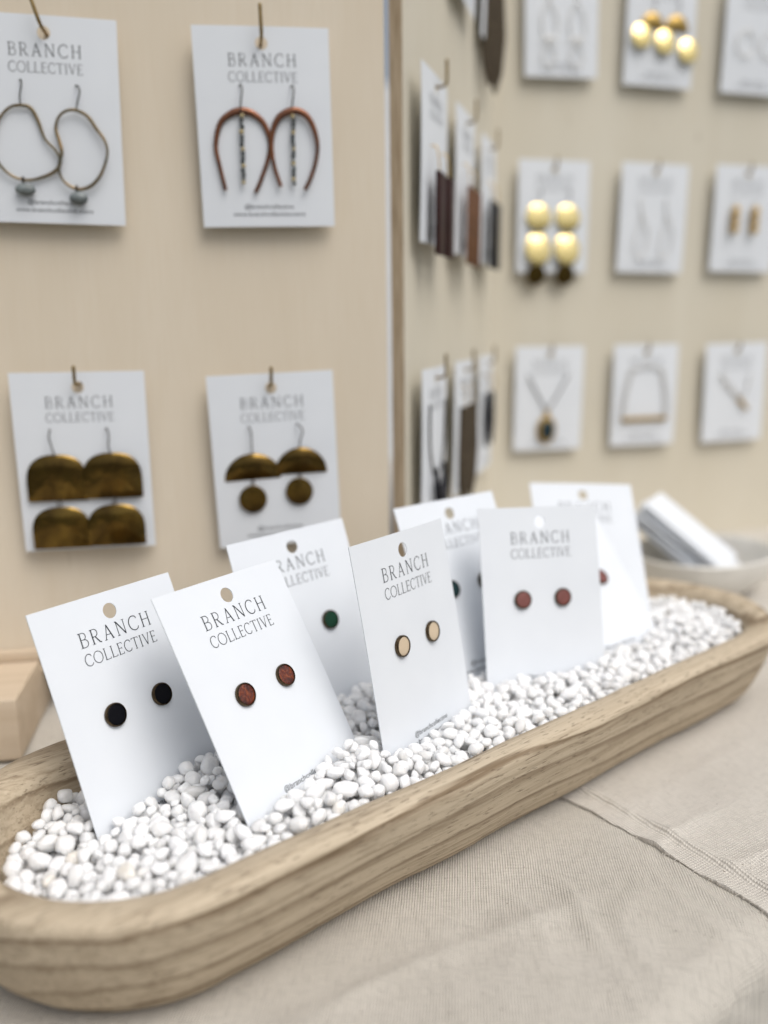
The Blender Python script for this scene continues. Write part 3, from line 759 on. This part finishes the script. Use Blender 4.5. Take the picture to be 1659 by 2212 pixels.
def ring(r, u0, v0, cu, cv, rad=1.3, y=-2.0, mat='steel', th=0.00035):
    mb = MB(); tube(mb, [P3(cu-u0 + 0.35*rad*math.cos(a), cv-v0 + rad*math.sin(a), y + rad*0.8*math.cos(a)) for a in [2*math.pi*i/14 for i in range(14)]], th, True, 6)
    return mb.build('jump_ring', M[mat], r)
cm = WL['L1']
for j, cu in enumerate((-13.3, 13.4)):
    r = earring(cm, cu, 40, ('left' if j == 0 else 'right') + ' double brass dome earring on the lower left card', 'double dome earrings', 'dome_earring')
    dome_plate(r, cu, 40, cu, 40.0 - 0.4*j, 63.2 - 0.6*j, 28.6, -1.6 - 1.2*j, 'brass_dark', 0.0020, 0.42, rot=-0.02 + 0.03*j)
    dome_plate(r, cu, 40, cu + 0.3, 66.2 - 0.5*j, 87.4 - 0.6*j, 28.0, -2.4 - 1.2*j, 'brass_dark', 0.0018, 0.40, rot=0.0)
    ring(r, cu, 40, cu + 0.1, 64.7 - 0.5*j, 1.9, -1.8 - 1.2*j)
    ear_wire(r, cu, 40, [(cu-2, 28, 0.2), (cu-1.0, 27.6, -2.4), (cu-1.6+1.5*j, 31, -3.6), (cu-0.8, 36, -3.0), (cu, 40.6, -2.0-1.2*j)])
cm = WL['L2']
for j, (cu, vb, w, du, dv) in enumerate(((-11.9, 54.0, 29.4, -13.0, 63.6), (12.6, 52.0, 27.0, 11.0, 61.2))):
    r = earring(cm, cu, vb - 14, ('left' if j == 0 else 'right') + ' brass half-moon earring with hanging disc on the lower middle card', 'half-moon earrings', 'half_moon_earring')
    dome_plate(r, cu, vb-14, cu, vb - 14.2, vb, w, -1.6 - 1.2*j, 'brass_dark', 0.0026, 0.03, rot=0.10 + 0.06*j)
    disc(r, cu, vb-14, du, dv, 7.1, 7.2, -2.0, 'brass_dark', 0.0005)
    ring(r, cu, vb-14, (cu+du)/2, vb + 1.2, 1.7, -2.0)
    ear_wire(r, cu, vb-14, [(cu-1, 26.5, 0.2), (cu-0.3, 26.2, -2.4), (cu+0.4+1.4*j, 29.5, -3.6), (cu+0.2, 35, -3.0), (cu, vb-13.2, -2.2)])

# far right board, out of focus
cm = WR['R12']
for j, (cu, discs) in enumerate(((-9.0, [(-18.5, 52.5), (3.0, 55.5)]), (13.5, [(25.0, 60.5)]))):
    r = earring(cm, cu, 33, ('left' if j == 0 else 'right') + ' golden arch earring with hanging discs, top row of far board', 'golden arch earrings', 'arch_earring')
    dome_plate(r, cu, 33, cu, 34.0, 46.5, 22.0, -2.0, 'gold', 0.0022, 0.05, rot=0.05)
    for (a, b) in discs: disc(r, cu, 33, a, b, 9.3, 9.6, -3.2, 'brass', 0.0011, tilt=-0.15)
    ear_wire(r, cu, 33, [(cu, 24, 0.2), (cu+1, 25, -3), (cu, 34.5, -2.5)])
cm = WR['R21']
for j, cu in enumerate((-14.0, 12.3)):
    r = earring(cm, cu, 33, ('left' if j == 0 else 'right') + ' earring of stacked bright brass discs, middle row of far board', 'stacked disc earrings', 'disc_earring')
    disc(r, cu, 33, cu, 45.0, 11.2, 10.8, -2.2, 'brass', 0.0012, tilt=-0.13)
    disc(r, cu, 33, cu, 70.0, 11.5, 13.0, -3.0, 'brass', 0.0014, tilt=-0.20)
    disc(r, cu, 33, cu - 1.0, 91.0, 8.6, 8.6, -2.2, 'brass_dark', 0.0004, tilt=0.16)
    ring(r, cu, 33, cu, 56.5, 1.6); ring(r, cu, 33, cu, 82.6, 1.6)
    ear_wire(r, cu, 33, [(cu, 24, 0.2), (cu+1, 25, -3), (cu, 34.5, -2.5)])
cm = WR['R23']
for j, cu in enumerate((-12.5, 7.5)):
    r = earring(cm, cu, 34, ('left' if j == 0 else 'right') + ' stacked golden bead earring, middle row at right edge', 'bead drop earrings', 'bead_earring')
    for k in range(3):
        mb = MB(); ball(mb, tuple(P3(0, 4 + 7.6*k, -4)), 0.0038, 0.0036, 0.0038); mb.build('bead', M['gold'], r)
    ear_wire(r, cu, 34, [(cu, 30, 0.2), (cu, 31, -3), (cu, 35, -4)])
def wire_thing(cm, paths, label, name, cat='earring', mat='silver', rad=0.0005, group=None):
    r = empty(name, cm @ Matrix.Translation(P3(0, 30, 0))); tag(r, label, cat, group)
    for p in paths:
        mb = MB(); tube(mb, smooth_path([P3(u, v-30, -1.8) for u, v in p], 5), rad, seg=7); mb.build('chain' if cat == 'necklace' else 'wire_loop', M[mat], r)
    return r
for j, cu in enumerate((-12, 12)):
    wire_thing(WR['R11'], [[(cu, 24), (cu+1, 34)], [(cu, 34), (cu-6, 44), (cu-5, 58), (cu+1, 62), (cu+7, 56), (cu+6, 43), (cu, 34)], [(cu-7, 64), (cu, 60), (cu+7, 64)], [(cu, 64), (cu-6, 74), (cu, 82), (cu+6, 74), (cu, 64)]],
               ('left' if j == 0 else 'right') + ' pale double loop earring, first card in top row of far board', 'loop_earring', group='pale loop earrings')
    wire_thing(WR['R13'], [circle_outline(cu, 50, 9, 10, 20)], ('left' if j == 0 else 'right') + ' faint thin hoop earring in the top right corner', 'hoop_earring', group='faint hoops')
    wire_thing(WR['R22'], [[(cu-2, 28), (cu, 40), (cu+7, 56), (cu+4, 72), (cu-2, 76), (cu-5, 66), (cu-1, 50), (cu, 40)]], ('left' if j == 0 else 'right') + ' faint silver drop earring, middle row of far board', 'drop_earring', group='silver drops')
r = wire_thing(WR['R31'], [[(-21, 24), (-12, 40), (-2, 56)], [(17, 24), (8, 40), (-2, 56)]], 'necklace with dark oval stone pendant in gold rim, bottom row', 'necklace', 'necklace', 'steel', 0.0006)
pr_ = disc(r, 0, 30, -2.5, 71, 9.0, 12.0, -2.4, 'gold', 0.0012, name='pendant_rim')
mb = MB(); ball(mb, tuple(P3(0.5, 0.5, -1.0)), 0.0062, 0.0022, 0.0088); mb.build('stone', M['bluestone'], pr_)
mb = MB(); ball(mb, tuple(P3(-2.2, 27.0, -2.2)), 0.0022, 0.0014, 0.0030); mb.build('bail', M['gold'], r)
r = wire_thing(WR['R32'], [[(-14, 22), (-19, 45), (-21, 65)], [(-16, 22), (-22, 45), (-23, 65)], [(14, 22), (19, 45), (21, 65)], [(16, 22), (22, 45), (23, 65)], [(-16, 22), (0, 18), (16, 22)]], 'necklace with a straight dull gold bar, bottom row middle card', 'necklace', 'necklace', 'silver', 0.0006)
mb = bevel_box(-0.0225, 0.0225, -0.0032, -0.0016, -0.0375, -0.0335, 0.0005); mb.build('bar', M['gold'], r)
r = wire_thing(WR['R33'], [[(-17, 28), (-8, 40), (6, 52)], [(-16, 26), (-6, 38), (8, 50)], [(14, 28), (12, 40), (8, 52)]], 'fine necklace with slanted gold charm, bottom row at right edge', 'necklace', 'necklace', 'silver', 0.0006)
mb = MB(); tube(mb, [P3(3, 20, -2.2), P3(13, 30, -2.2)], 0.0016, seg=8); mb.build('charm', M['gold'], r)

# narrow board: long bars seen from the side
def bar_pair(cm, mat, v0, v1, w, label, group, y=-4.0, sep=15.0, point=False, th=1.4, twist=0.0):
    for j, cu in enumerate((-sep, sep)):
        r = earring(cm, cu, v0 - 10, ('near ' if j == 0 else 'far ') + label, group, 'bar_earring')
        if point:
            mb = MB(); plate(mb, [((p[0])*MM, -(p[1]-v0+10)*MM) for p in [(-w*0.35, v0), (w*0.35, v0), (w/2, v0 + (v1-v0)*0.45), (w*0.36, v0 + (v1-v0)*0.8), (0.6, v1), (-0.6, v1), (-w*0.36, v0 + (v1-v0)*0.8), (-w/2, v0 + (v1-v0)*0.45)]], th*MM, 0.0012, y*MM)
        else: mb = bevel_box(-w/2*MM, w/2*MM, (y-th)*MM, y*MM, -(v1-v0+10)*MM, -10*MM, 0.0004)
        mb.build('pendant_bar', M[mat], r); r.matrix_world = r.matrix_world @ Matrix.Rotation(twist, 4, 'Z')
        ear_wire(r, cu, v0-10, [(cu, v0-14, 0.2), (cu, v0-13, -3.5), (cu, v0-6, -5.0), (cu, v0+0.5, y-0.3)], 'gold')
bar_pair(WM['M21'], 'maroon', 52, 95, 17, 'dark maroon bar earring on the nearest edge-on card', 'maroon bar earrings', -5.0, 13, th=2.2)
bar_pair(WM['M22'], 'brown', 47, 95, 17, 'brown bar earring on the second edge-on card', 'brown bar earrings', -5.0, 13, th=2.0)
bar_pair(WM['M23'], 'dark', 44, 92, 17, 'black bar earring on the third edge-on card', 'black bar earrings', -4.5, 13, th=2.0)
bar_pair(WM['M13'], 'taupe', 46, 118, 17, 'long taupe pointed earring hanging at the top of the narrow board', 'taupe pointed earrings', -4.5, 14, True, twist=-0.8)
bar_pair(WM['M32'], 'taupe', 30, 96, 13, 'dark brown pointed drop merged with shadow on the lower narrow board', 'dark brown drops with shadow', -5.0, 13, True, 2.0, twist=-0.5)  # drops turned and enlarged, their dark shape also standing in for shadow
bar_pair(WM['M33'], 'dark', 28, 70, 10, 'grey drop earring in the far lower corner', 'grey drops', -4.0, 13, True, 2.0)
r = wire_thing(WM['M31'], [[(-22, 20), (-20, 45), (-10, 62)], [(20, 20), (18, 45), (10, 62)]], 'necklace with a dark curved pendant on the nearest lower edge-on card', 'necklace', 'necklace', 'steel', 0.0007)
mb = MB(); tube(mb, smooth_path([P3(-12, 27, -3.5), P3(-10, 40, -4), P3(0, 50, -4.5), P3(10, 40, -4), P3(12, 27, -3.5)], 6), lambda t: 0.0008 + 0.0022*math.sin(math.pi*t), seg=9); mb.build('curved_pendant', M['dark'], r)

# ------------------------------------------------------------------ ceramic bowl with a leaning pile of blank cards
bowl_m = Matrix.Translation((0.236, 0.630, 0.0025)) @ Matrix.Rotation(R(35), 4, 'Z') @ Matrix.Diagonal((1.12, 0.92, 1, 1))
prof = [(0.001, 0.0), (0.024, 0.0), (0.028, 0.0012), (0.037, 0.006), (0.0445, 0.013), (0.0490, 0.022), (0.0507, 0.0310), (0.0498, 0.0322), (0.0485, 0.0314), (0.0462, 0.022), (0.0415, 0.0135), (0.034, 0.0078), (0.022, 0.0048), (0.001, 0.0042)]
mb = MB(); seg = 56; vs = []; fs = []
for i, (r_, z_) in enumerate(prof):
    for k in range(seg):
        a = 2*math.pi*k/seg; q = 1 + 0.02*noise.noise(Vector((math.cos(a)*1.3, math.sin(a)*1.3, z_*30)))
        vs.append((r_*q*math.cos(a), r_*q*math.sin(a), z_ + 0.0012*noise.noise(Vector((math.cos(a), math.sin(a), 5)))*(z_/0.04)))
for i in range(len(prof)-1):
    for k in range(seg): fs.append((i*seg+k, i*seg+(k+1) % seg, (i+1)*seg+(k+1) % seg, (i+1)*seg+k))
mb.add(vs, fs)
bo = mb.build('ceramic_bowl', M['ceramic'], None, bowl_m); tag(bo, 'small pale grey ceramic bowl behind the far end of the tray', 'bowl')
ME_BL = bevel_box(-0.037, 0.037, -0.0318, 0.0318, -0.0004, 0.0004, 0.00015, 1).mesh('folded_card', M['card'])
Lx = Vector((-0.71, 0.40, 0.58)).normalized(); Wy = Vector((0.58, 0.80, -0.14)); Wy = (Wy - Lx*Wy.dot(Lx)).normalized(); Nz = Lx.cross(Wy)
if Nz.z < 0: Nz = -Nz
PC = Vector((0.1887, 0.625, 0.0695)) - Lx*0.037 + Wy*0.0318
for k in range(10):
    c = PC - Nz*(0.0017*k) + Lx*(random.uniform(-0.006, 0.002) if k else 0) + Wy*(random.uniform(-0.006, 0.003) if k else 0)
    a = random.uniform(-0.11, 0.11) if k else 0.0
    X = (Lx*math.cos(a) + Wy*math.sin(a)); X = (X + Nz*random.uniform(-0.02, 0.02)).normalized(); N2 = (Nz - X*Nz.dot(X)).normalized(); Y = N2.cross(X)
    m = Matrix.Identity(4)
    for i in range(3): m[i][0] = X[i]; m[i][1] = Y[i]; m[i][2] = N2[i]; m[i][3] = c[i]
    o = link('folded_card', ME_BL, None, m); tag(o, 'blank white folded card in the leaning pile in the ceramic bowl', 'card', 'blank cards piled in the bowl')

# ------------------------------------------------------------------ wooden tray
def tray():
    prof = [(10, 0.0), (41, 0.0), (44.5, 1.0), (48, 3.6), (52, 8.5), (55.6, 15), (58.6, 22), (61, 30), (62.6, 36.5), (63.1, 40.6), (62.7, 42.2), (61.6, 43.0), (58, 43.3), (53.0, 42.8), (49.6, 41.7), (47.8, 40), (46.8, 37.5), (46, 32), (43.5, 24), (39, 16), (31, 11), (18, 9.2), (6, 9)]
    nA, nS = 44, 46; loop = []
    for i in range(nA): a = R(90 + 180*i/nA); loop.append((-TL2, math.cos(a), math.sin(a)))
    for i in range(nS): loop.append((-TL2 + 2*TL2*i/nS, 0, -1))
    for i in range(nA): a = R(-90 + 180*i/nA); loop.append((TL2, math.cos(a), math.sin(a)))
    for i in range(nS): loop.append((TL2 - 2*TL2*i/nS, 0, 1))
    n = len(loop); vs = []; fs = []
    for ip, (r0, z0) in enumerate(prof):
        for (cx, ca, sa) in loop:
            x = cx + ca*r0; y = sa*r0
            q = Vector((x/60, y/60, z0/60))
            dr = 1.6*noise.noise(q*1.1 + Vector((3, 1, 0))) + 0.5*noise.noise(q*3.3) + 0.32*noise.noise(Vector((x/11, y/11, z0/16)))
            dz = (0.9*noise.noise(Vector((x/80, y/80, 7))) + 0.3*noise.noise(Vector((x/22, y/22, 2)))) if 25 < z0 and ip < 17 else 0
            if z0 < 1.2: dr *= 0.5
            if ip > 16: dr *= 0.5
            rr = r0 + dr
            vs.append(((cx + ca*rr)*MM, (sa*rr)*MM, (z0 + dz)*MM))
    for i in range(len(prof)-1):
        for k in range(n): fs.append((i*n+k, i*n+(k+1) % n, (i+1)*n+(k+1) % n, (i+1)*n+k))
    fs.append(tuple(range(n))); fs.append(tuple((len(prof)-1)*n + k for k in range(n)))
    mb = MB(); mb.add(vs, fs); return mb
tr = tray().build('wooden_tray', M['tray'], None, TABLE @ Matrix.Translation((TC_S*MM, TC_T*MM, 0.0010)), angle=60)
tag(tr, 'long oval hand-carved wooden tray filled with white pebbles', 'tray')

# ------------------------------------------------------------------ pebbles
def pebble_meshes(n=16):
    out = []
    for k in range(n):
        bm = bmesh.new(); bmesh.ops.create_icosphere(bm, subdivisions=3, radius=1.0)
        off = Vector((k*7.3, k*3.1, k*1.7)); cuts = []
        for _ in range(random.randint(2, 5)):
            d = Vector((random.gauss(0,1), random.gauss(0,1), random.gauss(0,1))).normalized(); cuts.append((d, random.uniform(0.58, 0.84)))
        for v in bm.verts:
            p = v.co.copy(); r_ = 1 + 0.24*noise.noise(p*1.1 + off) + 0.06*noise.noise(p*2.4 + off)
            p = p*r_
            for d, c in cuts:
                e = p.dot(d) - c
                if e > 0: p -= d*(e*0.6)
            v.co = p
        for f in bm.faces: f.smooth = True
        me = bpy.data.meshes.new('pebble'); bm.to_mesh(me); bm.free(); me.materials.append(M['pebble']); out.append(me)
    return out
PM = pebble_meshes()
cell = 0.5; S0, S1, T0, T1 = 55.0, 465.0, 205.0, 315.0
gs = np.arange(S0, S1, cell); gt = np.arange(T0, T1, cell); NS, NTt = len(gs), len(gt)
GS, GT = np.meshgrid(gs, gt, indexing='ij')
D = np.hypot(np.maximum(np.abs(GS - TC_S) - TL2, 0), GT - TC_T)
# target height of the pebble bed above the table (mm)
def bump2(s, t, w, h): return h*np.exp(-((GS-s)**2 + (GT-t)**2)/(2*w*w))
T = np.full(GS.shape, 37.5)
T -= bump2(85, 285, 26, 7) ; T -= bump2(68, 250, 16, 5)
inv = lambda x, y: ((SA.x*x + SA.y*y)*1000, (TB.x*x + TB.y*y)*1000)
for (x, y, w, h) in [(-0.010, 0.298, 14, 7.5), (-0.03, 0.272, 11, 3.5), (0.036, 0.325, 14, 4.5), (-0.070, 0.300, 12, 2.5), (0.10, 0.385, 16, 2.5), (0.155, 0.46, 20, 3.0), (-0.03, 0.345, 12, 1.5), (0.02, 0.372, 14, 2.0)]:
    s_, t_ = inv(x, y); T += bump2(s_, t_, w, h)
nz = np.zeros_like(T)
for i in range(0, NS, 6):
    for j in range(0, NTt, 6): nz[i:i+6, j:j+6] = noise.noise(Vector((gs[i]/26, gt[j]/26, 4.0)))
T += 1.6*nz
T -= np.clip(D - 38, 0, 20)*0.12
wallH = np.where(D > 46.2, 1e4, np.where(D > 42.8, 26 + (D-42.8)/3.4*13, 0))
Hh = np.maximum(T - 14.0, 8.0); Hh = np.maximum(Hh, wallH)
blocked = np.zeros_like(Hh, bool)
for k in POSE:
    m = pose(*POSE[k])
    for vv in np.linspace(0.072, 0.089, 12):
        for uu in np.linspace(-CW/2, CW/2, 150):
            p = m @ Vector((uu, 0, -vv)); s_, t_ = inv(p.x, p.y)
            i, j = int(round((s_-S0)/cell)), int(round((t_-T0)/cell))
            if 1 <= i < NS-1 and 1 <= j < NTt-1 and abs(p.z*1000 - T[i, j] + 1.0) < 3.2: blocked[i-1:i+2, j-1:j+2] = True
Hh[blocked] = 1e4
peb = []; fails = 0
inside = np.argwhere((D < 44.6) & ~blocked)
it = 0
while fails < 260 and it < 16000:
    it += 1
    base = float(rng.choice([1.4, 1.9, 2.4, 2.95, 3.8], p=[0.20, 0.27, 0.28, 0.19, 0.06]))
    a = base*rng.uniform(1.0, 1.38); b = base*rng.uniform(0.80, 1.0); c = base*rng.uniform(0.66, 0.95); yaw = rng.uniform(0, math.pi)
    hx = math.hypot(a*math.cos(yaw), b*math.sin(yaw)); hy = math.hypot(a*math.sin(yaw), b*math.cos(yaw))
    nx, ny = int(hx/cell), int(hy/cell)
    ix, iy = np.meshgrid(np.arange(-nx, nx+1), np.arange(-ny, ny+1), indexing='ij')
    dx, dy = ix*cell, iy*cell
    rx = dx*math.cos(yaw) + dy*math.sin(yaw); ry = -dx*math.sin(yaw) + dy*math.cos(yaw)
    q = 1 - (rx/a)**2 - (ry/b)**2; mk = q > 0.03
    prof_ = np.where(mk, c*np.sqrt(np.maximum(q, 0)), 0)
    best = None
    for (i, j) in inside[rng.integers(0, len(inside), 26)]:
        if i-nx < 0 or j-ny < 0 or i+nx >= NS or j+ny >= NTt: continue
        sub = Hh[i-nx:i+nx+1, j-ny:j+ny+1]
        zc = float(np.max(np.where(mk, sub + prof_, -1e9)))
        sc = zc + c*0.5 - T[i, j]
        if best is None or sc < best[0]: best = (sc, i, j, zc)
    if best is None or best[0] > 1.6: fails += 1; continue
    sc, i, j, zc = best
    zc -= 0.12*c
    sub = Hh[i-nx:i+nx+1, j-ny:j+ny+1]; np.copyto(sub, np.maximum(sub, zc + prof_*0.93), where=mk & (sub < 9e3))
    peb.append((gs[i] + rng.uniform(-.2, .2), gt[j] + rng.uniform(-.2, .2), zc, a, b, c, yaw, i, j))
mats = []
for (s_, t_, z_, a, b, c, yaw, i, j) in peb:
    tilt = Euler((rng.normal(0, 0.5), rng.normal(0, 0.5), yaw)).to_matrix().to_4x4()
    flip = Euler((math.pi*int(rng.integers(0, 2)), 0, math.pi*int(rng.integers(0, 2)))).to_matrix().to_4x4()
    mats.append(Matrix.Translation(st(s_, t_, z_ + 1.0)) @ Matrix.Rotation(TA, 4, 'Z') @ tilt @ Matrix.Diagonal((a*1.06*MM, b*1.06*MM, c*1.06*MM, 1)) @ flip)
vis = []
ci = cam.matrix_world.inverted(); fpx = 1898.1/1659
for n_, p in enumerate(peb):
    i, j = p[7], p[8]
    top = Hh[i, j] < p[2] + p[5] + 0.5
    q = ci @ mats[n_].translation; x = fpx*q.x/-q.z; y = fpx*q.y/-q.z
    if top and abs(x) < 0.5 and abs(y) < 0.6667: vis.append((p[3]*p[4]/(q.z*q.z), n_))
vis.sort(reverse=True); single = set(n_ for _, n_ in vis[:300])
for n_ in sorted(single):
    o = link('pebble', PM[n_ % len(PM)], None, mats[n_])
    tag(o, 'small smooth white pebble in the nearer half of the tray', 'pebble', 'white pebbles in the tray')
Vs = []; Fs = []; Rn = []; off = 0
arr = []
for me in PM:
    co = np.empty(len(me.vertices)*3); me.vertices.foreach_get('co', co)
    fi = np.empty(len(me.polygons)*3, np.int32); me.polygons.foreach_get('vertices', fi); arr.append((co.reshape(-1, 3), fi.reshape(-1, 3)))
for n_, p in enumerate(peb):
    if n_ in single: continue
    co, fi = arr[n_ % len(PM)]; mw = np.array(mats[n_])
    Vs.append(co @ mw[:3, :3].T + mw[:3, 3]); Fs.append(fi + off); Rn.append(np.full(len(co), rng.random())); off += len(co)
Vs = np.concatenate(Vs); Fs = np.concatenate(Fs); Rn = np.concatenate(Rn)
me = bpy.data.meshes.new('pebble_bed'); me.vertices.add(len(Vs)); me.vertices.foreach_set('co', Vs.astype(np.float32).ravel())
me.loops.add(len(Fs)*3); me.loops.foreach_set('vertex_index', Fs.astype(np.int32).ravel())
me.polygons.add(len(Fs)); me.polygons.foreach_set('loop_start', np.arange(0, len(Fs)*3, 3, dtype=np.int32)); me.polygons.foreach_set('use_smooth', np.ones(len(Fs), bool))
me.attributes.new('rnd', 'FLOAT', 'POINT').data.foreach_set('value', Rn.astype(np.float32))
me.materials.append(M['pebble']); me.update(calc_edges=True); me.validate()
pb = link('pebble_bed', me); tag(pb, 'bed of white pebbles filling the rest of the wooden tray', 'pebbles', None, 'stuff')
print('pebbles', len(peb), 'visible', len(vis))
